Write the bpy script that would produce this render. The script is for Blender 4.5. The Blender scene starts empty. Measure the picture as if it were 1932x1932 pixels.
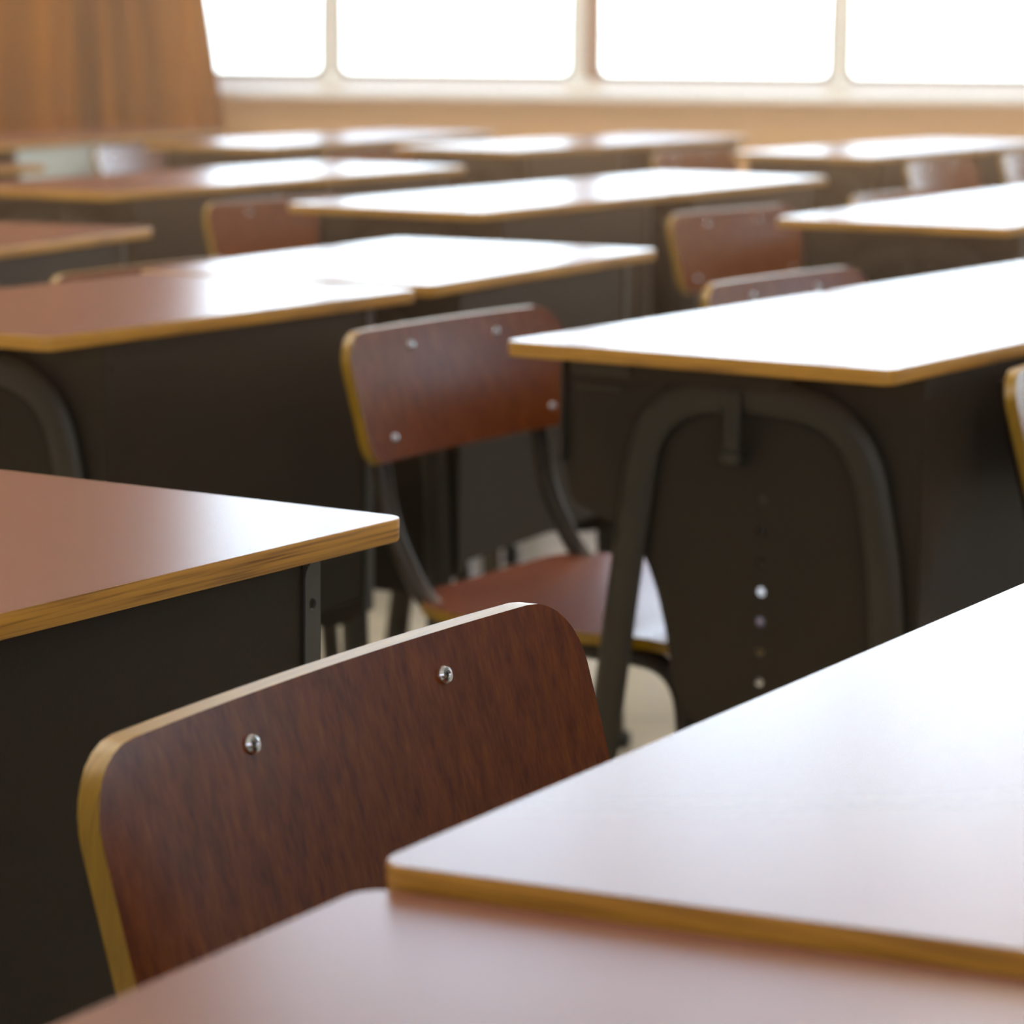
import bpy, bmesh, math, random
from math import sin, cos, pi, radians
from mathutils import Vector, Matrix

# ------------------------------------------------------------------ camera, world, light, exposure
sc = bpy.context.scene
C = sc.collection
sc.view_settings.view_transform = 'Standard'
sc.view_settings.look = 'None'
sc.view_settings.gamma = 1.0
sc.view_settings.use_curve_mapping = False
sc.view_settings.exposure = 0.25
sc.cycles.use_denoising = True
sc.cycles.max_bounces = 10
sc.cycles.diffuse_bounces = 5
sc.cycles.glossy_bounces = 5
sc.cycles.transparent_max_bounces = 12
sc.cycles.sample_clamp_indirect = 12.0

CAM_Z = 1.0
F_PX, PITCH, ROLL = 5501.0, math.atan((966 - 58.25) / 5501.0), radians(0.5488)
cam_data = bpy.data.cameras.new('camera')
cam_data.sensor_width = 36.0
cam_data.lens = F_PX / 1932 * 36.0
cam_data.clip_start = 0.05
cam_data.dof.use_dof = True
cam_data.dof.focus_distance = 1.62
cam_data.dof.aperture_fstop = 10.0
cam_data.dof.aperture_blades = 0
cam = bpy.data.objects.new('camera', cam_data)
C.objects.link(cam)
rt, up, bk = Vector((1, 0, 0)), Vector((0, sin(PITCH), cos(PITCH))), Vector((0, -cos(PITCH), sin(PITCH)))
R2 = rt * cos(ROLL) + up * sin(ROLL)
U2 = up * cos(ROLL) - rt * sin(ROLL)
cam.matrix_world = Matrix(((R2.x, U2.x, bk.x, 0), (R2.y, U2.y, bk.y, 0), (R2.z, U2.z, bk.z, CAM_Z), (0, 0, 0, 1)))
sc.camera = cam

SKY = 11.0
world = bpy.data.worlds.new('overcast_sky')
sc.world = world
world.use_nodes = True
wn = world.node_tree
wn.nodes.clear()
wo = wn.nodes.new('ShaderNodeOutputWorld')
wb = wn.nodes.new('ShaderNodeBackground')
wb.inputs['Strength'].default_value = SKY
wtc = wn.nodes.new('ShaderNodeTexCoord')
wsep = wn.nodes.new('ShaderNodeSeparateXYZ')
wr = wn.nodes.new('ShaderNodeValToRGB')           # a little cooler overhead, neutral at the horizon
wr.color_ramp.elements[0].position = 0.0
wr.color_ramp.elements[0].color = (0.42, 0.42, 0.40, 1)
wr.color_ramp.elements[1].position = 0.6
wr.color_ramp.elements[1].color = (0.22, 0.23, 0.28, 1)
for pos, col in ((0.03, (0.92, 0.90, 0.86, 1)), (0.09, (0.90, 0.91, 0.93, 1)), (0.165, (0.42, 0.46, 0.52, 1)), (0.22, (0.215, 0.235, 0.285, 1)), (0.29, (0.125, 0.122, 0.160, 1))):
    wr.color_ramp.elements.new(pos).color = col
wn.links.new(wtc.outputs['Generated'], wsep.inputs[0])
wn.links.new(wsep.outputs['Z'], wr.inputs[0])
wn.links.new(wr.outputs[0], wb.inputs['Color'])
wn.links.new(wb.outputs[0], wo.inputs['Surface'])

# geometry of the room, metres (the camera stands at x 0, y 0)
WALL_Y = 9.9
WIN_Z0, WIN_Z1 = 0.80, 3.70
X_LEFT, X_RIGHT, Y_BACK, CEIL = -5.2, 10.7, -3.4, 4.05
UNIT = 1.71
UNITS = [0.232 + UNIT * k for k in range(-3, 4)]      # left edge of each two-pane window

def portal(x0, x1, z0, z1, y):
    l = bpy.data.lights.new('window_daylight', 'AREA')
    l.shape = 'RECTANGLE'
    l.size, l.size_y = x1 - x0, z1 - z0
    l.cycles.is_portal = True
    o = bpy.data.objects.new('window_daylight', l)
    C.objects.link(o)
    o.location = ((x0 + x1) / 2, y, (z0 + z1) / 2)
    o.rotation_euler = (radians(-90), 0, 0)
portal(UNITS[0], UNITS[-1] + UNIT, WIN_Z0, WIN_Z1, WALL_Y + 0.2)
# added opening in the unseen back wall, letting in fill light
BX0, BX1, BZ0, BZ1 = -3.0, 4.2, 1.7, 2.8
portal(BX0, BX1, BZ0, BZ1, Y_BACK - 0.15)
C.objects[-1].rotation_euler = (radians(90), 0, 0)
SY0, SY1 = 8.5, 9.7          # added window, unseen in the right wall, for sheen on chair backs

# added fill lamps, out of view above the desks
LAMP_W = 80.0
HAZE = 0.050

# ------------------------------------------------------------------ helpers
def tag(o, label=None, cat=None, group=None, kind=None):
    if label: o['label'] = label
    if cat: o['category'] = cat
    if group: o['group'] = group
    if kind: o['kind'] = kind
    return o

def obj(name, bm, mats, parent=None, smooth=False):
    me = bpy.data.meshes.new(name)
    bmesh.ops.recalc_face_normals(bm, faces=bm.faces)
    bm.to_mesh(me)
    bm.free()
    if not isinstance(mats, (list, tuple)): mats = [mats]
    for m in mats: me.materials.append(m)
    o = bpy.data.objects.new(name, me)
    C.objects.link(o)
    if parent: o.parent = parent
    if smooth:
        for p in me.polygons: p.use_smooth = True
        me.set_sharp_from_angle(angle=radians(38))
    return o

def empty(name, loc, rz=0):
    o = bpy.data.objects.new(name, None)
    o.empty_display_size = 0.1
    C.objects.link(o)
    o.location = loc
    o.rotation_euler = (0, 0, rz)
    return o

def box(bm, x0, x1, y0, y1, z0, z1, mi=0, bevel=0.0):
    r = bmesh.ops.create_cube(bm, size=1.0)
    for v in r['verts']:
        v.co = Vector(((x0 + x1) / 2 + v.co.x * (x1 - x0), (y0 + y1) / 2 + v.co.y * (y1 - y0), (z0 + z1) / 2 + v.co.z * (z1 - z0)))
    fs = {f for v in r['verts'] for f in v.link_faces}
    for f in fs: f.material_index = mi
    if bevel:
        es = {e for f in fs for e in f.edges}
        bmesh.ops.bevel(bm, geom=list(es), offset=bevel, segments=2, profile=0.5, affect='EDGES')

def smooth_path(pts, rad=0.05, n=7):
    """polyline with its inner corners rounded"""
    P = [Vector(p) for p in pts]
    out = [P[0]]
    for i in range(1, len(P) - 1):
        a, b, c = P[i - 1], P[i], P[i + 1]
        r = rad[i] if isinstance(rad, (list, tuple)) else rad
        da, dc = (a - b), (c - b)
        la = min(r, da.length * 0.49)
        lc = min(r, dc.length * 0.49)
        s, t = b + da.normalized() * la, b + dc.normalized() * lc
        for k in range(n + 1):
            q = k / n
            out.append(s * (1 - q) ** 2 + b * 2 * q * (1 - q) + t * q * q)
    out.append(P[-1])
    return out

def tube(bm, pts, ra, rb=None, side=None, seg=12, mi=0):
    """tube of elliptical section; ra across `side`, rb along `side`"""
    rb = rb or ra
    P = [Vector(p) for p in pts]
    rings = []
    prev = None
    for i, p in enumerate(P):
        t = (P[min(i + 1, len(P) - 1)] - P[max(i - 1, 0)]).normalized()
        if side is not None: n = Vector(side) - t * t.dot(Vector(side))
        elif prev is None: n = t.orthogonal()
        else: n = prev - t * t.dot(prev)
        n.normalize()
        prev = n
        b = t.cross(n)
        rings.append([bm.verts.new(p + n * rb * cos(2 * pi * k / seg) + b * ra * sin(2 * pi * k / seg)) for k in range(seg)])
    for a, b in zip(rings, rings[1:]):
        for k in range(seg):
            f = bm.faces.new((a[k], a[(k + 1) % seg], b[(k + 1) % seg], b[k]))
            f.material_index = mi
    for r in (rings[0], rings[-1]):
        f = bm.faces.new(r)
        f.material_index = mi

def rr_outline(x0, x1, y0, y1, r, n=8):
    rs = r if isinstance(r, (list, tuple)) else [r] * 4   # bl, br, tr, tl
    out = []
    for (cx, cy, a0, rad) in ((x0 + rs[0], y0 + rs[0], pi, rs[0]), (x1 - rs[1], y0 + rs[1], 1.5 * pi, rs[1]),
                              (x1 - rs[2], y1 - rs[2], 0, rs[2]), (x0 + rs[3], y1 - rs[3], 0.5 * pi, rs[3])):
        for k in range(n + 1):
            a = a0 + 0.5 * pi * k / n
            out.append((cx + rad * cos(a), cy + rad * sin(a)))
    return out

def curve_sheet(name, loops, extrude, mat_list, bevel=0.0):
    """flat sheet from closed 2D loops (inner loops are holes), as mesh; lies in its local XY plane"""
    cu = bpy.data.curves.new(name, 'CURVE')
    cu.dimensions = '2D'
    cu.fill_mode = 'BOTH'
    cu.extrude = extrude
    cu.bevel_depth = bevel
    cu.bevel_resolution = 1
    for lp in loops:
        s = cu.splines.new('POLY')
        s.points.add(len(lp) - 1)
        for i, (x, y) in enumerate(lp): s.points[i].co = (x, y, 0, 1)
        s.use_cyclic_u = True
    t = bpy.data.objects.new(name, cu)
    C.objects.link(t)
    dg = bpy.context.evaluated_depsgraph_get()
    me = bpy.data.meshes.new_from_object(t.evaluated_get(dg))
    bpy.data.objects.remove(t)
    bpy.data.curves.remove(cu)
    me.materials.clear()
    for m in mat_list: me.materials.append(m)
    return me

def mesh_obj(name, me, M=None, parent=None):
    me.name = name
    if M is not None: me.transform(M)
    for p in me.polygons: p.use_smooth = False
    o = bpy.data.objects.new(name, me)
    C.objects.link(o)
    if parent: o.parent = parent
    return o

def circle(cx, cy, r, n=16):
    return [(cx + r * cos(-2 * pi * k / n), cy + r * sin(-2 * pi * k / n)) for k in range(n)]

def copy_tree(o, parent=None):
    c = o.copy()
    C.objects.link(c)
    c.parent = parent
    for ch in list(o.children): copy_tree(ch, c)
    return c

# ------------------------------------------------------------------ materials
def mat(name):
    m = bpy.data.materials.new(name)
    m.use_nodes = True
    return m, m.node_tree, m.node_tree.nodes['Principled BSDF']

def L(nt, a, b): nt.links.new(a, b)

def noise_paint(name, c0, c1, rough, scale=6.0, coat=0.0, metallic=0.0, bump=0.0, bscale=300.0, spec=0.5):
    m, nt, p = mat(name)
    p.inputs['Specular IOR Level'].default_value = spec
    tc = nt.nodes.new('ShaderNodeTexCoord')
    nz = nt.nodes.new('ShaderNodeTexNoise')
    nz.inputs['Scale'].default_value = scale
    nz.inputs['Detail'].default_value = 4
    mx = nt.nodes.new('ShaderNodeMix')
    mx.data_type = 'RGBA'
    mx.inputs['A'].default_value = (*c0, 1)
    mx.inputs['B'].default_value = (*c1, 1)
    L(nt, tc.outputs['Object'], nz.inputs['Vector'])
    L(nt, nz.outputs['Fac'], mx.inputs['Factor'])
    L(nt, mx.outputs['Result'], p.inputs['Base Color'])
    p.inputs['Roughness'].default_value = rough
    p.inputs['Coat Weight'].default_value = coat
    p.inputs['Metallic'].default_value = metallic
    if bump:
        n2 = nt.nodes.new('ShaderNodeTexNoise')
        n2.inputs['Scale'].default_value = bscale
        b = nt.nodes.new('ShaderNodeBump')
        b.inputs['Strength'].default_value = bump
        b.inputs['Distance'].default_value = 0.001
        L(nt, tc.outputs['Object'], n2.inputs['Vector'])
        L(nt, n2.outputs['Fac'], b.inputs['Height'])
        L(nt, b.outputs['Normal'], p.inputs['Normal'])
    return m

def wood(name, dark, mid, light, stretch, rough, coat=0.0, coat_rough=0.1, fine=140.0, bump=0.05, spec=0.5, mixf=0.35, dist=0.4, detail=5):
    """streaky veneer; `stretch` scales object space so that the grain runs along the axis with the small number"""
    m, nt, p = mat(name)
    tc = nt.nodes.new('ShaderNodeTexCoord')
    mp = nt.nodes.new('ShaderNodeMapping')
    mp.inputs['Scale'].default_value = stretch
    L(nt, tc.outputs['Object'], mp.inputs['Vector'])
    n1 = nt.nodes.new('ShaderNodeTexNoise')
    n1.inputs['Scale'].default_value = 9.0
    n1.inputs['Detail'].default_value = detail
    n1.inputs['Roughness'].default_value = 0.55
    n1.inputs['Distortion'].default_value = dist
    n2 = nt.nodes.new('ShaderNodeTexNoise')
    n2.inputs['Scale'].default_value = fine
    n2.inputs['Detail'].default_value = 3
    for n in (n1, n2): L(nt, mp.outputs['Vector'], n.inputs['Vector'])
    mix = nt.nodes.new('ShaderNodeMix')
    mix.inputs['Factor'].default_value = mixf
    L(nt, n1.outputs['Fac'], mix.inputs['A'])
    L(nt, n2.outputs['Fac'], mix.inputs['B'])
    cr = nt.nodes.new('ShaderNodeValToRGB')
    el = cr.color_ramp.elements
    el[0].position, el[0].color = 0.30, (*dark, 1)
    el[1].position, el[1].color = 0.70, (*light, 1)
    k = el.new(0.5)
    k.color = (*mid, 1)
    L(nt, mix.outputs['Result'], cr.inputs[0])
    L(nt, cr.outputs[0], p.inputs['Base Color'])
    p.inputs['Roughness'].default_value = rough
    p.inputs['Specular IOR Level'].default_value = spec
    p.inputs['Coat Weight'].default_value = coat
    p.inputs['Coat Roughness'].default_value = coat_rough
    if bump:
        b = nt.nodes.new('ShaderNodeBump')
        b.inputs['Strength'].default_value = bump
        b.inputs['Distance'].default_value = 0.0006
        L(nt, mix.outputs['Result'], b.inputs['Height'])
        L(nt, b.outputs['Normal'], p.inputs['Normal'])
    return m

M = {}
M['laminate'] = noise_paint('brown_laminate', (0.165, 0.068, 0.047), (0.195, 0.084, 0.060), 0.27, 2.5)
M['laminate'].node_tree.nodes['Principled BSDF'].inputs['Specular IOR Level'].default_value = 0.52
M['veneer'] = wood('red_brown_veneer', (0.075, 0.014, 0.0015), (0.130, 0.028, 0.0028), (0.19, 0.050, 0.005), (13, 13, 0.22), 0.25, 0.0, 0.2, fine=30, bump=0.02, spec=0.45, dist=0.12)
M['seatwood'] = wood('seat_veneer', (0.125, 0.034, 0.018), (0.18, 0.054, 0.028), (0.22, 0.075, 0.040), (14, 1.2, 14), 0.26, 0.0, 0.12, fine=26, bump=0.08)
M['ply'] = wood('plywood_edge', (0.13, 0.045, 0.004), (0.50, 0.245, 0.030), (0.64, 0.34, 0.045), (0.9, 0.9, 46), 0.45, 0.0, fine=16, bump=0.35)
M['plychair'] = wood('plywood_chair_edge', (0.18, 0.095, 0.003), (0.26, 0.145, 0.004), (0.33, 0.19, 0.007), (3, 40, 3), 0.38, 0.0, fine=14, bump=0.1)
M['paint'] = noise_paint('olive_grey_enamel', (0.032, 0.025, 0.017), (0.040, 0.031, 0.021), 0.5, 5, bump=0.12, spec=0.18)
M['tubepaint'] = noise_paint('olive_tube_enamel', (0.040, 0.033, 0.023), (0.048, 0.041, 0.029), 0.42, 5, spec=0.3)
M['flange'] = noise_paint('worn_grey_flange', (0.055, 0.054, 0.050), (0.075, 0.074, 0.068), 0.35, 5)  # paler tone paints in the light caught by flanges at one end
M['chairpaint'] = noise_paint('brown_grey_chair_enamel', (0.034, 0.026, 0.019), (0.042, 0.033, 0.024), 0.36, 5, spec=0.35)
M['bluepaint'] = noise_paint('pale_blue_enamel', (0.66, 0.76, 0.78), (0.70, 0.80, 0.82), 0.35, 5)  # near-white blue tone for one front panel; the others stay dark
M['steel'] = noise_paint('zinc_rivet', (0.62, 0.64, 0.68), (0.75, 0.77, 0.80), 0.22, 200, metallic=1.0)
M['darkhole'] = noise_paint('rivet_core', (0.02, 0.02, 0.02), (0.03, 0.03, 0.03), 0.5)
M['rubber'] = noise_paint('black_rubber', (0.02, 0.02, 0.02), (0.03, 0.03, 0.03), 0.7)
M['wall'] = noise_paint('peach_wall_paint', (0.90, 0.50, 0.24), (0.93, 0.56, 0.29), 0.55, 1.5, bump=0.1, bscale=120)
M['cream'] = noise_paint('cream_wall_paint', (0.62, 0.55, 0.46), (0.68, 0.61, 0.52), 0.7, 1.2)
M['darkwall'] = noise_paint('dark_olive_wall_paint', (0.075, 0.070, 0.055), (0.09, 0.083, 0.066), 0.7, 1.2)
M['ceil'] = noise_paint('white_ceiling_paint', (0.72, 0.71, 0.69), (0.78, 0.77, 0.75), 0.8, 1.2)
M['sill'] = noise_paint('glossy_white_sill_paint', (0.80, 0.74, 0.70), (0.86, 0.80, 0.76), 0.22, 3)
M['frame'] = noise_paint('aluminium_window_frame', (0.84, 0.80, 0.75), (0.88, 0.84, 0.79), 0.35, 10)
M['brownframe'] = noise_paint('brown_window_post', (0.30, 0.17, 0.13), (0.34, 0.20, 0.15), 0.4, 10)
M['latch'] = noise_paint('white_latch_enamel', (0.93, 0.93, 0.93), (0.96, 0.96, 0.96), 0.2, 3)
M['gasket'] = noise_paint('dark_gasket', (0.035, 0.03, 0.03), (0.05, 0.045, 0.04), 0.5)

def floor_mat():
    m, nt, p = mat('pale_terrazzo_floor')
    tc = nt.nodes.new('ShaderNodeTexCoord')
    nz = nt.nodes.new('ShaderNodeTexNoise')
    nz.inputs['Scale'].default_value = 45
    nz.inputs['Detail'].default_value = 6
    br = nt.nodes.new('ShaderNodeTexBrick')
    br.offset = 0.0
    br.inputs['Scale'].default_value = 1.0
    br.inputs['Brick Width'].default_value = 0.6
    br.inputs['Row Height'].default_value = 0.6
    br.inputs['Mortar Size'].default_value = 0.003
    br.inputs['Color1'].default_value = (0.60, 0.58, 0.49, 1)
    br.inputs['Color2'].default_value = (0.56, 0.54, 0.46, 1)
    br.inputs['Mortar'].default_value = (0.28, 0.26, 0.22, 1)
    mx = nt.nodes.new('ShaderNodeMix')
    mx.data_type = 'RGBA'
    mx.blend_type = 'MULTIPLY'
    mx.inputs['Factor'].default_value = 0.25
    L(nt, tc.outputs['Object'], br.inputs['Vector'])
    L(nt, tc.outputs['Object'], nz.inputs['Vector'])
    L(nt, br.outputs['Color'], mx.inputs['A'])
    L(nt, nz.outputs['Fac'], mx.inputs['B'])
    L(nt, mx.outputs['Result'], p.inputs['Base Color'])
    p.inputs['Roughness'].default_value = 0.28
    return m
M['floor'] = floor_mat()

def glass_mat():
    m = bpy.data.materials.new('window_glass')
    m.use_nodes = True
    nt = m.node_tree
    nt.nodes.clear()
    o = nt.nodes.new('ShaderNodeOutputMaterial')
    t = nt.nodes.new('ShaderNodeBsdfTransparent')
    t.inputs[0].default_value = (0.96, 0.98, 0.98, 1)
    g = nt.nodes.new('ShaderNodeBsdfGlossy')
    g.inputs['Roughness'].default_value = 0.02
    fr = nt.nodes.new('ShaderNodeFresnel')
    fr.inputs['IOR'].default_value = 1.45
    mx = nt.nodes.new('ShaderNodeMixShader')
    L(nt, fr.outputs[0], mx.inputs[0])
    L(nt, t.outputs[0], mx.inputs[1])
    L(nt, g.outputs[0], mx.inputs[2])
    L(nt, mx.outputs[0], o.inputs['Surface'])
    return m
M['glass'] = glass_mat()

def curtain_mat():
    m = bpy.data.materials.new('amber_curtain_cloth')
    m.use_nodes = True
    nt = m.node_tree
    nt.nodes.clear()
    o = nt.nodes.new('ShaderNodeOutputMaterial')
    tc = nt.nodes.new('ShaderNodeTexCoord')
    mp = nt.nodes.new('ShaderNodeMapping')
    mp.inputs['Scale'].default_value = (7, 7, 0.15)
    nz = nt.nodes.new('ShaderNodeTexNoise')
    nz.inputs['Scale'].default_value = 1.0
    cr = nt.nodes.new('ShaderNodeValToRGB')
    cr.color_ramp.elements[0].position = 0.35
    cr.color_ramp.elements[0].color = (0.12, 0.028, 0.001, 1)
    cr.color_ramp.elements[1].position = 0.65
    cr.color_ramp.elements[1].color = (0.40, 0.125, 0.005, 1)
    d = nt.nodes.new('ShaderNodeBsdfDiffuse')
    t = nt.nodes.new('ShaderNodeBsdfTranslucent')
    mx = nt.nodes.new('ShaderNodeMixShader')
    mx.inputs[0].default_value = 0.19
    L(nt, tc.outputs['Object'], mp.inputs[0])
    L(nt, mp.outputs[0], nz.inputs['Vector'])
    L(nt, nz.outputs['Fac'], cr.inputs[0])
    L(nt, cr.outputs[0], d.inputs[0])
    L(nt, cr.outputs[0], t.inputs[0])
    L(nt, d.outputs[0], mx.inputs[1])
    L(nt, t.outputs[0], mx.inputs[2])
    L(nt, mx.outputs[0], o.inputs['Surface'])
    return m
M['curtain'] = curtain_mat()

def lamp_mat(strength):
    m = bpy.data.materials.new('lamp_diffuser')
    m.use_nodes = True
    nt = m.node_tree
    nt.nodes.clear()
    o = nt.nodes.new('ShaderNodeOutputMaterial')
    e = nt.nodes.new('ShaderNodeEmission')
    e.inputs['Color'].default_value = (1.0, 0.80, 0.62, 1)
    e.inputs['Strength'].default_value = strength
    L(nt, e.outputs[0], o.inputs['Surface'])
    return m

# ------------------------------------------------------------------ room
def struct(name, bm, m, parent=None):
    o = obj(name, bm, m, parent)
    o['kind'] = 'structure'
    return o

bm = bmesh.new(); box(bm, X_LEFT - .1, X_RIGHT + .1, Y_BACK - .1, WALL_Y + .25, -.1, 0); struct('floor', bm, M['floor'])
bm = bmesh.new(); box(bm, X_LEFT - .1, X_RIGHT + .1, Y_BACK - .1, WALL_Y + .25, CEIL, CEIL + .1); struct('ceiling', bm, M['ceil'])
bm = bmesh.new(); box(bm, X_LEFT - .1, X_LEFT, Y_BACK, WALL_Y + .25, 0, CEIL); struct('wall_left', bm, M['cream'])
bm = bmesh.new()
box(bm, X_RIGHT, X_RIGHT + .1, Y_BACK, SY0, 0, CEIL)
box(bm, X_RIGHT, X_RIGHT + .1, SY1, WALL_Y + .25, 0, CEIL)
box(bm, X_RIGHT, X_RIGHT + .1, SY0, SY1, 0, WIN_Z0)
box(bm, X_RIGHT, X_RIGHT + .1, SY0, SY1, WIN_Z1, CEIL)
struct('wall_right', bm, M['darkwall'])
side = empty('window_8', (X_RIGHT + .05, SY0, WIN_Z0)); side['kind'] = 'structure'  # out of view, added for its reflection in the chair backs
sw_, sh_ = SY1 - SY0, WIN_Z1 - WIN_Z0
me = curve_sheet('window_frame', [[(0, 0), (sw_, 0), (sw_, sh_), (0, sh_)], rr_outline(.05, sw_ / 2 - .02, .05, sh_ - .05, .03)[::-1], rr_outline(sw_ / 2 + .02, sw_ - .05, .05, sh_ - .05, .03)[::-1]], .022, [M['frame']])
mesh_obj('window_frame', me, Matrix(((0, 0, 1, 0), (1, 0, 0, 0), (0, 1, 0, 0), (0, 0, 0, 1))), side)
for q0, q1 in ((.045, sw_ / 2 - .015), (sw_ / 2 + .015, sw_ - .045)):
    bm = bmesh.new(); box(bm, -.003, .003, q0, q1, .045, sh_ - .045)
    obj('window_pane', bm, M['glass'], side)
bm = bmesh.new()  # back wall, cut by the opening added for fill light
box(bm, X_LEFT, X_RIGHT, Y_BACK - .1, Y_BACK, 0, BZ0)
box(bm, X_LEFT, X_RIGHT, Y_BACK - .1, Y_BACK, BZ1, CEIL)
box(bm, X_LEFT, BX0, Y_BACK - .1, Y_BACK, BZ0, BZ1)
box(bm, BX1, X_RIGHT, Y_BACK - .1, Y_BACK, BZ0, BZ1)
struct('wall_back', bm, M['cream'])
WX0, WX1 = UNITS[0], UNITS[-1] + UNIT
bm = bmesh.new()
box(bm, X_LEFT, X_RIGHT, WALL_Y, WALL_Y + .2, 0, WIN_Z0)
box(bm, X_LEFT, X_RIGHT, WALL_Y, WALL_Y + .2, WIN_Z1, CEIL)
box(bm, X_LEFT, WX0, WALL_Y, WALL_Y + .2, WIN_Z0, WIN_Z1)
box(bm, WX1, X_RIGHT, WALL_Y, WALL_Y + .2, WIN_Z0, WIN_Z1)
struct('wall_front', bm, M['wall'])
# sill: sloping white ledge running under all the windows
bm = bmesh.new()
sx0, sx1 = WX0 - .05, WX1 + .05
prof = [(WALL_Y + .02, .842), (WALL_Y - .10, .800), (WALL_Y - .115, .795), (WALL_Y - .12, .772), (WALL_Y - .001, .772), (WALL_Y + .02, .80)]
a = [bm.verts.new((sx0, y, z)) for y, z in prof]
b = [bm.verts.new((sx1, y, z)) for y, z in prof]
bm.faces.new(a); bm.faces.new(b[::-1])
for i in range(len(prof)):
    j = (i + 1) % len(prof)
    bm.faces.new((a[i], a[j], b[j], b[i]))
struct('trim_1', bm, M['sill'])

RX = Matrix.Rotation(radians(90), 4, 'X')       # sheet's XY -> XZ
for n, x0 in enumerate(UNITS):
    w = empty('window_%d' % (n + 1), (x0, WALL_Y + .05, WIN_Z0)); w['kind'] = 'structure'
    W, H = UNIT, WIN_Z1 - WIN_Z0
    pz0 = .853 - WIN_Z0
    panes = [(.050, .822), (.890, W - .050)]
    me = curve_sheet('window_frame', [[(0, 0), (W, 0), (W, H), (0, H)]] + [rr_outline(p0, p1, pz0, H - .05, .03)[::-1] for p0, p1 in panes], .022, [M['frame']])
    mesh_obj('window_frame', me, RX, w)
    bm = bmesh.new(); box(bm, -.002, .049, -.032, -.0225, .03, H - .01, bevel=.004)
    obj('window_post', bm, M['brownframe'], w)
    for p0, p1 in panes:
        me = curve_sheet('window_gasket', [rr_outline(p0 - .003, p1 + .003, pz0 - .015, H - .048, .03), rr_outline(p0 + .003, p1 - .003, pz0 + .003, H - .053, .028)[::-1]], .003, [M['gasket']])
        mesh_obj('window_gasket', me, Matrix.Translation((0, -.026, 0)) @ RX, w)
        bm = bmesh.new(); box(bm, p0 - .01, p1 + .01, -.003, .003, pz0 - .01, H - .04)
        obj('window_pane', bm, M['glass'], w)
    for xx in (-.03, .856):
        bm = bmesh.new(); box(bm, xx - .042, xx + .042, -.085, -.035, .012, .052, bevel=.014)
        obj('window_latch', bm, M['latch'], w, smooth=True)

# curtain in heavy folds, drawn to the left end of the windows
def curtain():
    x0, x1, z0, z1 = -3.6, -.975, .60, 3.85
    t = empty('amber_curtain', ((x0 + x1) / 2, WALL_Y - .30, z0))
    tag(t, 'amber brown pleated curtain hanging in front of the left end of the windows', 'curtain')
    bm = bmesh.new()
    nx, nz = 620, 26
    random.seed(4)
    ph = [random.uniform(0, 6.28) for _ in range(6)]
    grid = []
    for j in range(nz + 1):
        row = []
        tz = j / nz
        for i in range(nx + 1):
            s = i / nx
            x = x0 + (x1 - x0) * s
            a = x * 30.0 + 2.4 * sin(x * 6.1 + ph[0]) + 1.2 * sin(x * 14.3 + ph[1])
            amp = .115 + .040 * sin(x * 8.0 + ph[2])
            y = amp * sin(a) + .016 * sin(a * 2.1 + ph[3] + tz * .8)
            dx = (.040 + .018 * sin(x * 5.0 + ph[4])) * sin(2 * a) + .010 * cos(a)
            # the free edge sweeps outwards towards the hem
            dx += -.07 * s ** 6 * min(1, max(0, (z0 + (z1 - z0) * tz) - .62) / .5)
            row.append(bm.verts.new((x + dx - (x0 + x1) / 2, y, (z1 - z0) * tz)))
        grid.append(row)
    for j in range(nz):
        for i in range(nx):
            bm.faces.new((grid[j][i], grid[j][i + 1], grid[j + 1][i + 1], grid[j + 1][i]))
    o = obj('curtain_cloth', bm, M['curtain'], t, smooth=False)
    for p in o.data.polygons: p.use_smooth = True
    bm = bmesh.new(); tube(bm, [(-1.4, 0, z1 - z0 + .03), (1.6, 0, z1 - z0 + .03)], .016)
    for q in (-1.3, 0.1, 1.5):
        tube(bm, [(q, 0, z1 - z0 + .03), (q, 0, CEIL - z0)], .008)
    obj('curtain_rail', bm, M['frame'], t, smooth=True)
curtain()

# added fill lamps on the ceiling, out of view, brightening desks and wall
LM = lamp_mat(LAMP_W)
for k, (lx, ly) in enumerate([(-2.2, 5.4), (1.6, 5.4), (-2.2, 8.0), (1.6, 8.0), (-2.2, 2.6), (1.6, 2.6)]):
    t = empty('ceiling_lamp', (lx, ly, CEIL))
    tag(t, ['long ceiling lamp nearest to the amber curtain side, second from the windows', 'long ceiling lamp over the central desks, second from the windows',
            'long ceiling lamp close to the amber curtain', 'long ceiling lamp closest to the bare windows',
            'long ceiling lamp over the left side of the nearest desks', 'long ceiling lamp over the right side of the nearest desks'][k], 'lamp')
    bm = bmesh.new(); box(bm, -.62, .62, -.09, .09, -.05, 0, bevel=.006); obj('housing', bm, M['ceil'], t)
    bm = bmesh.new(); box(bm, -.60, .60, -.075, .075, -.07, -.051, bevel=.006); obj('diffuser', bm, LM, t)

# ------------------------------------------------------------------ desks
DL, DW, TH = 0.695, 0.398, 0.0150
INS = 0.0965                                    # side plate inset from the end of the desktop

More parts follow.
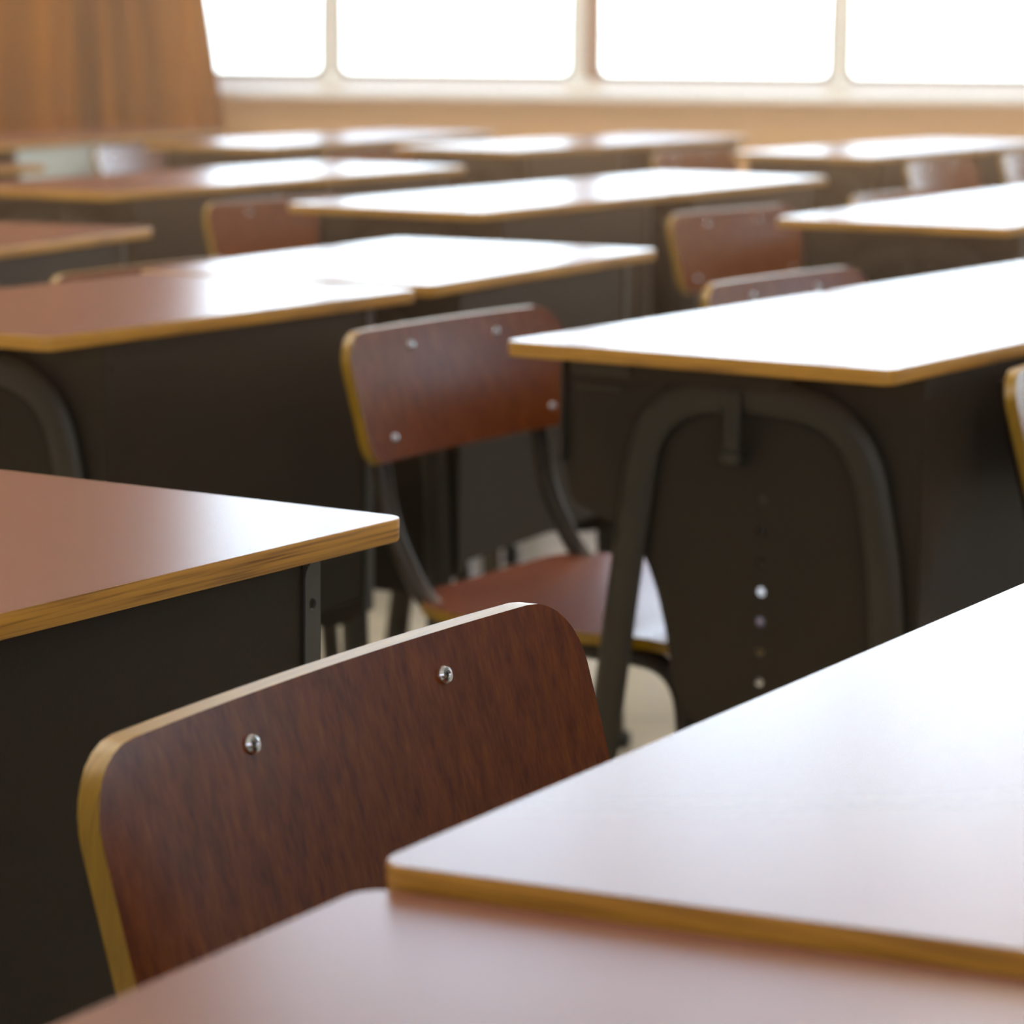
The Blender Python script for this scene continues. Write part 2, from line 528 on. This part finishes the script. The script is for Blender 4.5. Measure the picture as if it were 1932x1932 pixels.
def make_desktop(Ld, Wd, tilt=0.0):
    bm = bmesh.new()
    out = rr_outline(-Ld / 2, Ld / 2, -Wd, 0, .014, 8)
    vs = [bm.verts.new((x, y, 0)) for x, y in out]
    f = bm.faces.new(vs)
    r = bmesh.ops.extrude_face_region(bm, geom=[f])
    top = [g for g in r['geom'] if isinstance(g, bmesh.types.BMVert)]
    for v in top: v.co.z += TH
    bmesh.ops.recalc_face_normals(bm, faces=bm.faces)
    es = [e for e in bm.edges if len(e.link_faces) == 2 and any(abs(ff.normal.z) > .9 for ff in e.link_faces) and any(abs(ff.normal.z) < .5 for ff in e.link_faces)]
    low = [e for e in es if e.verts[0].co.z < TH / 2]
    hi = [e for e in es if e.verts[0].co.z > TH / 2]
    bmesh.ops.bevel(bm, geom=low, offset=.0022, segments=2, profile=.5, affect='EDGES')
    bmesh.ops.bevel(bm, geom=hi, offset=.0008, segments=2, profile=.5, affect='EDGES')
    bmesh.ops.recalc_face_normals(bm, faces=bm.faces)
    for ff in bm.faces: ff.material_index = 0 if ff.normal.z > .55 else 1
    # tilt about the rear (seat side) long edge: the front edge rises
    if tilt:
        bmesh.ops.rotate(bm, verts=bm.verts, cent=(0, 0, TH), matrix=Matrix.Rotation(-tilt, 3, 'X'))
    return bm

def side_plate_mesh(Wd):
    """pressed sheet side plate with its adjusting tongue; 2D coordinates (v from the seat side, z up from the floor)"""
    k = Wd / DW
    o = [(.014, .684), (.014, .560), (.022, .530), (.055, .517), (.085, .505), (.105, .480), (.118, .448), (.128, .410), (.134, .375),
         (.142, .345), (.158, .318), (.185, .305), (.300, .302), (.350, .308), (.380, .322), (.388, .345), (.388, .50), (.388, .684)]
    pts = smooth_path([(x * k, y, 0) for x, y in o], .012, 3)
    loop = [(p.x, p.y) for p in pts]
    holes = [circle(.229 * k, .5505 - .0300 * i, .0050) for i in range(7)]
    return curve_sheet('side_plate', [loop] + holes, .0008, [M['paint']])

def make_desk(sL=1.0, sW=1.0, tilt=0.0, label='', group='', panel='paint', z=.70):
    Ld, Wd = DL * sL, DW * sW
    t = empty('school_desk', (0, 0, 0))
    tag(t, label, 'desk', group)
    # local axes: X along the long edge, Y from 0 (seat side) to -Wd (front), Z up
    top = obj('desktop', make_desktop(Ld, Wd, tilt), [M['laminate'], M['ply']], t, smooth=True)
    top.location = (0, 0, z - TH)
    for p in top.data.polygons:
        if abs(p.normal.z) > .98: p.use_smooth = False
    k = Wd / DW
    dz = z - .70
    for s in (-1, 1):
        xp = s * (Ld / 2 - INS)
        xo = s * (Ld / 2 - INS + .0090)           # legs stand outside the plate
        me = side_plate_mesh(Wd)
        # sheet XY -> local (-v, z)
        Mx = Matrix(((0, 0, 1, xp), (-1, 0, 0, 0), (0, 1, 0, dz), (0, 0, 0, 1)))
        sp = mesh_obj('side_plate', me, Mx, t)
        # rolled flanges at the front and back of the plate
        fl = curve_sheet('plate_flange', [rr_outline(0, .0155, .33, .684, [.003, .003, .003, .010], 4), circle(.0075, .658, .0036, 14)], .0009, [M['flange'] if s > 0 else M['paint']])
        mesh_obj('plate_flange', fl, Matrix(((1, 0, 0, xp), (0, 0, 1, -.3884 * k), (0, 1, 0, dz), (0, 0, 0, 1))), t)
        bm = bmesh.new()
        fx0, fx1 = sorted((xp, xp + s * .010))
        box(bm, fx0, fx1, -.0150 * k, -.0125 * k, .57 + dz, .684 + dz)
        obj('plate_flange', bm, M['tubepaint'], t)
        # arched leg frame: one bent oval tube
        ym = lambda v: -v * k
        path = smooth_path([(xo, ym(.030), .012), (xo, ym(.092), .50 + dz), (xo, ym(.112), .652 + dz), (xo, ym(.325), .652 + dz), (xo, ym(.360), .50 + dz), (xo, ym(.378), .012)],
                           [0, .06, .085, .085, .08, 0], 8)
        bm = bmesh.new()
        tube(bm, path, .0180, .0085, side=(1, 0, 0), seg=14)
        obj('leg_frame', bm, M['tubepaint'], t, smooth=True)
        for v in (.030, .378):
            bm = bmesh.new(); box(bm, xo - .014, xo + .014, ym(v) - .024, ym(v) + .024, 0, .022, bevel=.004)
            obj('foot_cap', bm, M['rubber'], t, smooth=True)
        # bracket strip between the arch and the desktop, with its slanted end
        bm = bmesh.new()
        o = [(.030, .684), (.270, .684), (.255, .662), (.120, .660), (.045, .655), (.030, .66)]
        vs = [bm.verts.new((xo - s * .004, ym(a_), b_ + dz)) for a_, b_ in o]
        f = bm.faces.new(vs)
        r = bmesh.ops.extrude_face_region(bm, geom=[f])
        for v in r['geom']:
            if isinstance(v, bmesh.types.BMVert): v.co.x += s * .012
        obj('top_bracket', bm, M['paint'], t)
        # raised hinge plates at the seat-side end
        bm = bmesh.new()
        a0, a1 = sorted((xo + s * .0085, xo + s * .0125))
        box(bm, a0, a1, ym(.095), ym(.030), .664 + dz, .679 + dz, bevel=.002)
        obj('hinge_plate', bm, M['tubepaint'], t)
        bm = bmesh.new(); box(bm, a0 , a1, ym(.085), ym(.035), .648 + dz, .654 + dz, bevel=.002)
        obj('hinge_plate', bm, M['tubepaint'], t)
        # hook tab hanging over the arch
        bm = bmesh.new()
        b0, b1 = sorted((xo + s * .010, xo + s * .0145))
        box(bm, b0, b1, ym(.214), ym(.197), .596 + dz, .657 + dz, bevel=.0015)
        c0, c1 = sorted((xo - s * .002, xo + s * .0185))
        box(bm, c0, c1, ym(.216), ym(.195), .587 + dz, .600 + dz, bevel=.003)
        obj('hook_tab', bm, M['tubepaint'], t)
    # front modesty panel and book tray
    xi = Ld / 2 - INS - .0009
    bm = bmesh.new(); box(bm, -xi, xi, -.387 * k, -.3845 * k, .345 + dz, .6845 + dz)
    box(bm, -xi, xi, -.3845 * k, -.372 * k, .345 + dz, .348 + dz)
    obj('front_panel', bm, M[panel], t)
    bm = bmesh.new()
    box(bm, -xi, xi, -.384 * k, -.030, .585 + dz, .588 + dz)
    box(bm, -xi, xi, -.032, -.030, .585 + dz, .600 + dz)
    obj('book_tray', bm, M['paint'], t)
    return t

def put_desk(t, ox, oy, th, sL=1.0, sW=1.0):
    """ox, oy: floor point under the near seat-side corner; th: direction of the long edge from straight ahead"""
    th = radians(th)
    u = Vector((sin(th), cos(th), 0))
    c = Vector((ox, oy, 0)) + u * DL * sL / 2
    t.location = c
    t.rotation_euler = (0, 0, pi / 2 - th)
    return t

GD = 'laminate school desks on grey metal frames'
def desk(label, ox, oy, th, sL=1.0, sW=1.0, **kw):
    return put_desk(make_desk(sL, sW, label=label, group=GD, **kw), ox, oy, th, sL, sW)

def along(ox, oy, th, d):
    th = radians(th)
    return ox + sin(th) * d, oy + cos(th) * d

TL = radians(2.36)
hx, hy, hth = -.050, 1.029, 30.66
desk('nearest large desktop at the lower right, its yellow edge lying across the desktop below it', hx, hy, hth, tilt=TL, z=.70)
q = along(hx, hy, hth, -(DL + .0035))
desk('nearest desktop of all, at the bottom edge of the photo, lower than its neighbour', q[0], q[1], hth, tilt=TL, z=.692)
desk('brown desk on the left with a sharp striped plywood edge and rounded corner', -.772, 1.421, 32.2)
cth = 32.6
desk('bright desk right of the middle showing its arched leg frame and row of adjustment holes', -.010, 2.852, cth, 1.0, 1.05)
q = along(-.010, 2.852, cth, DL + .004)
desk('white shining desk joined to the far end of the one with the row of holes', q[0], q[1], cth, 1.0, 1.05)
desk('desk with long dark front panel behind the brown left desk, brown patch on its top', -.793, 3.045, 31.0, .96, .99)
desk('white shining desk behind the middle chair, touching the desk with the brown patch', -.472, 3.652, 25.7, 1.0, 1.04)
desk('short visible desk end at the left edge, with a pale top and thick light rim', -1.153, 3.923, 19.3)
jth = 28.8
desk('white desk in the middle distance whose pointed corner covers a red chair', -.400, 5.099, jth, 1.08, .98)
q = along(-.400, 5.099, jth, DL * 1.08 + .004)
desk('white desk in the middle distance ending behind the pink chair, right half of its pair', q[0], q[1], jth, 1.08, .98)
desk('white desk near the right edge, pointed corner just right of the pink chair', .430, 4.833, 28.0)
q = along(.430, 4.833, 28.0, DL + .004)
desk('desk at the right edge continuing the one beside the pink chair', q[0], q[1], 28.0, panel='paint')
kth = 28.0
desk('long desk on the left in the middle distance, top turning from brown to white', -1.101, 5.555, kth, .98, 1.0)
q = along(-1.101, 5.555, kth, DL * .98 + .004)
desk('white desk end in front of the glowing wall, right half of the left pair', q[0], q[1], kth, .98, 1.0)
desk('cream topped desk end below the right border of the curtain, above the pale pink chair', -1.472, 8.292, 18.9)
q = along(-1.472, 8.292, 18.9, -(DL + .004))
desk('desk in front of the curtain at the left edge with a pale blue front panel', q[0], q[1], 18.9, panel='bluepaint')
desk('small end of a desk at the left edge, seen against a pale blue panel', -1.717, 6.02, 30.0)
desk('farthest row desk beginning behind the pale pink chair, in front of the glowing wall', -.985, 7.751, 25.7, .99, .97)
q = along(-.985, 7.751, 25.7, DL * .99 + .004)
desk('farthest row desk reaching the sunlit wall below the second window pane', q[0], q[1], 25.7, .99, .97)
desk('farthest row desk in the centre, near half of its pair', -.322, 7.683, 31.0, .99, .92)
q = along(-.322, 7.683, 31.0, DL * .99 + .004)
desk('farthest row desk in the centre, far half touching the peach wall line', q[0], q[1], 31.0, .99, .92)
desk('farthest row desk on the right, above the orange lit chair', .546, 7.50, 30.0, 1.0, .98)
q = along(.546, 7.50, 30.0, DL + .004)
desk('farthest row desk at the right edge under the last window pane', q[0], q[1], 30.0, 1.0, .98)

# ------------------------------------------------------------------ chairs
BW, BH, BT, SAG = 0.444, 0.1438, 0.0118, 0.0113

def bent_panel(w, h, r_bl, r_br, r_tr, r_tl, t, place, nx=40, ny=12):
    """plywood panel: outline with rounded corners, bent by place(x, s, offset) -> point; s runs 0..h"""
    xs = sorted(set([-w / 2 + w * (0.5 - 0.5 * cos(pi * i / nx)) for i in range(nx + 1)]))
    def ext(x):
        lo, hi = 0.0, h
        for (rr, sx, is_top) in ((r_bl, -1, 0), (r_br, 1, 0), (r_tr, 1, 1), (r_tl, -1, 1)):
            e_ = w / 2 - sx * x
            if e_ < rr:
                d = rr - math.sqrt(max(0, rr * rr - (rr - e_) ** 2))
                if is_top: hi = min(hi, h - d)
                else: lo = max(lo, d)
        return lo, hi
    bm = bmesh.new()
    F, B = [], []
    for x in xs:
        lo, hi = ext(x)
        F.append([bm.verts.new(place(x, lo + (hi - lo) * j / ny, t / 2)) for j in range(ny + 1)])
        B.append([bm.verts.new(place(x, lo + (hi - lo) * j / ny, -t / 2)) for j in range(ny + 1)])
    n = len(xs)
    for i in range(n - 1):
        for j in range(ny):
            bm.faces.new((F[i][j], F[i + 1][j], F[i + 1][j + 1], F[i][j + 1])).material_index = 0
            bm.faces.new((B[i][j], B[i][j + 1], B[i + 1][j + 1], B[i + 1][j])).material_index = 0
        bm.faces.new((F[i][0], B[i][0], B[i + 1][0], F[i + 1][0])).material_index = 1
        bm.faces.new((F[i][ny], F[i + 1][ny], B[i + 1][ny], B[i][ny])).material_index = 1
    for i in (0, n - 1):
        for j in range(ny):
            bm.faces.new((F[i][j], F[i][j + 1], B[i][j + 1], B[i][j])).material_index = 1
    return bm

LEAN = radians(15.9)
def make_chair(topz=.682, label='', w=BW):
    t = empty('school_chair', (0, 0, 0))
    tag(t, label, 'chair', 'wooden school chairs')
    # local: X across, +Y the way the chair faces; the backrest's top edge stands over y = 0
    z0 = topz - BH * cos(LEAN)
    def pb(x, s, o):
        bend = -SAG * (1 - (2 * x / w) ** 2) + SAG * .35
        y = (BH - s) * sin(LEAN) + bend + o
        z = z0 + s * cos(LEAN) + o * sin(LEAN) * (1 - max(0, s / BH) ** 10)   # the top rim is cut level
        return Vector((x, y, z))
    back = obj('backrest', bent_panel(w, BH, .024, .024, .042, .042, BT, pb), [M['veneer'], M['plychair']], t, smooth=True)
    sz = topz - .290
    # rivets: two close together at the top, two wide apart at the bottom
    for (rx, rs) in ((-.0888, BH - .0244), (.0888, BH - .0244), (-.1662, .0236), (.1662, .0236)):
        bm = bmesh.new()
        prof = [(0, .0016), (.0015, .0017), (.0022, .0028), (.0040, .0024), (.0050, .0010), (.0052, 0)]
        c = pb(rx, rs, BT / 2)
        nrm = Vector((2 * (-SAG) * 4 * rx / (w * w) * 1.0, 1, sin(LEAN))).normalized()
        ax = nrm.orthogonal().normalized(); ay = nrm.cross(ax)
        rings = []
        for (r_, h_) in prof[1:]:
            rings.append([bm.verts.new(c + ax * r_ * cos(2 * pi * k / 20) + ay * r_ * sin(2 * pi * k / 20) + nrm * h_) for k in range(20)])
        f = bm.faces.new(rings[0]); f.material_index = 1
        for a_, b_ in zip(rings, rings[1:]):
            for k in range(20): bm.faces.new((a_[k], a_[(k + 1) % 20], b_[(k + 1) % 20], b_[k]))
        obj('rivet', bm, [M['steel'], M['darkhole']], back, smooth=True)
    # seat
    def ps(x, s, o):
        y = .058 + s
        z = sz - .010 * sin(pi * min(1, s / .36)) * (1 - (1.6 * x / w) ** 2 * .5) - (.012 * ((s - .30) / .06) ** 2 if s > .30 else 0)
        return Vector((x, y, z + o))
    obj('seat', bent_panel(.410, .385, .085, .085, .03, .03, BT, ps), [M['seatwood'], M['plychair']], t, smooth=True)
    # bent tube side frames
    for sx in (-1, 1):
        x = sx * .1662
        p1 = pb(x, BH - .01, -BT / 2 - .0118)
        p2 = pb(x, 0, -BT / 2 - .0118)
        rail = sz - .022
        path = smooth_path([p1, p2, (x, .032, rail + .10), (x, .090, rail), (x, .390, rail - .006), (x * 1.04, .430, .014)], [0, .02, .04, .065, .05, 0], 7)
        bm = bmesh.new(); tube(bm, path, .011, side=(1, 0, 0), seg=12)
        obj('tube_frame', bm, M['chairpaint'], t, smooth=True)
        path = smooth_path([(x * .86, .150, rail - .011), (x * .86, .080, rail - .020), (x * 1.02, -.030, .014)], [0, .03, 0], 6)
        bm = bmesh.new(); tube(bm, path, .011, side=(1, 0, 0), seg=12)
        obj('rear_leg', bm, M['chairpaint'], t, smooth=True)
        for (fx, fy) in ((x * 1.04, .430), (x * 1.02, -.030)):
            bm = bmesh.new(); tube(bm, [(fx, fy, 0), (fx, fy, .030)], .0145, seg=12)
            obj('foot_cap', bm, M['rubber'], t, smooth=True)
    bm = bmesh.new(); tube(bm, [(-.146, .33, sz - .030), (.146, .33, sz - .030)], .009)
    obj('crossbar', bm, M['chairpaint'], t, smooth=True)
    bm = bmesh.new(); tube(bm, [(-.15, -.003, .14), (.15, -.003, .14)], .008)
    obj('stretcher', bm, M['chairpaint'], t, smooth=True)
    return t

def put_chair(t, cx, cy, th):
    t.location = (cx, cy, 0)
    t.rotation_euler = (0, 0, -(pi / 2 + radians(th)))
    return t

near = put_chair(make_chair(.688, 'sharp dark red-brown chair back in the foreground behind the nearest desks'), -.0844, 1.4233, 29.5)
proto = put_chair(make_chair(.682, 'middle chair with four rivets and seat visible, beside the desk with the holes'), -.073, 3.2595, 31.2)
CH = [  # near top corner of the backrest, direction of its width, label
    (.236, 4.63, 36, 'pink lit chair back standing just left of the pointed white desk on the right'),
    (-.518, 4.81, 34, 'red chair back in front of the long left desk pair, half covered by white desktop'),
    (-.544, 3.363, 29, 'chair whose top edge alone shows behind the brown-patched desk'),
    (.208, 3.32, 34, 'chair top edge behind the bright pair on the right, below the pink chair'),
    (-1.015, 7.02, 18, 'pale pink chair on the left, beside the pale blue front panel'),
    (.320, 7.02, 33, 'small pink chair in the far centre, left of the desk above the orange chair'),
    (.877, 6.64, 31, 'orange lit chair standing under the farthest desk on the right'),
    (1.166, 7.08, 31, 'orange lit chair at the right edge, far away'),
    (.587, 5.186, 31, 'red chair top edge just behind the white desk near the right edge'),
    (-.453, 6.828, 33, 'pinkish chair top between the two far white desks in the centre'),
    (.464, 2.765, 31, 'chair at the right edge in front of the bright desk, showing its yellow side edge'),
]
for (ax, ay, th, lab) in CH:
    c = copy_tree(proto)
    c['label'] = lab
    k = 1.0 if ay == 2.765 else 1.116
    a = along(ax * k, ay * k, th, BW / 2)
    put_chair(c, a[0], a[1], th)

# ------------------------------------------------------------------ warm haze added towards the windows, standing for lens flare veil
def haze():
    m = bpy.data.materials.new('warm_haze')
    m.use_nodes = True
    nt = m.node_tree
    nt.nodes.clear()
    o = nt.nodes.new('ShaderNodeOutputMaterial')
    v = nt.nodes.new('ShaderNodeVolumeScatter')
    v.inputs['Color'].default_value = (1.0, 0.54, 0.30, 1)
    v.inputs['Density'].default_value = HAZE
    v.inputs['Anisotropy'].default_value = 0.55
    L(nt, v.outputs[0], o.inputs['Volume'])
    bm = bmesh.new(); box(bm, X_LEFT + .02, X_RIGHT - .02, 2.0, WALL_Y - .55, .735, CEIL - .3)
    h = obj('dust_haze', bm, m)
    tag(h, 'thin warm dusty haze hanging in the air in front of the windows', 'haze', kind='stuff')
haze()
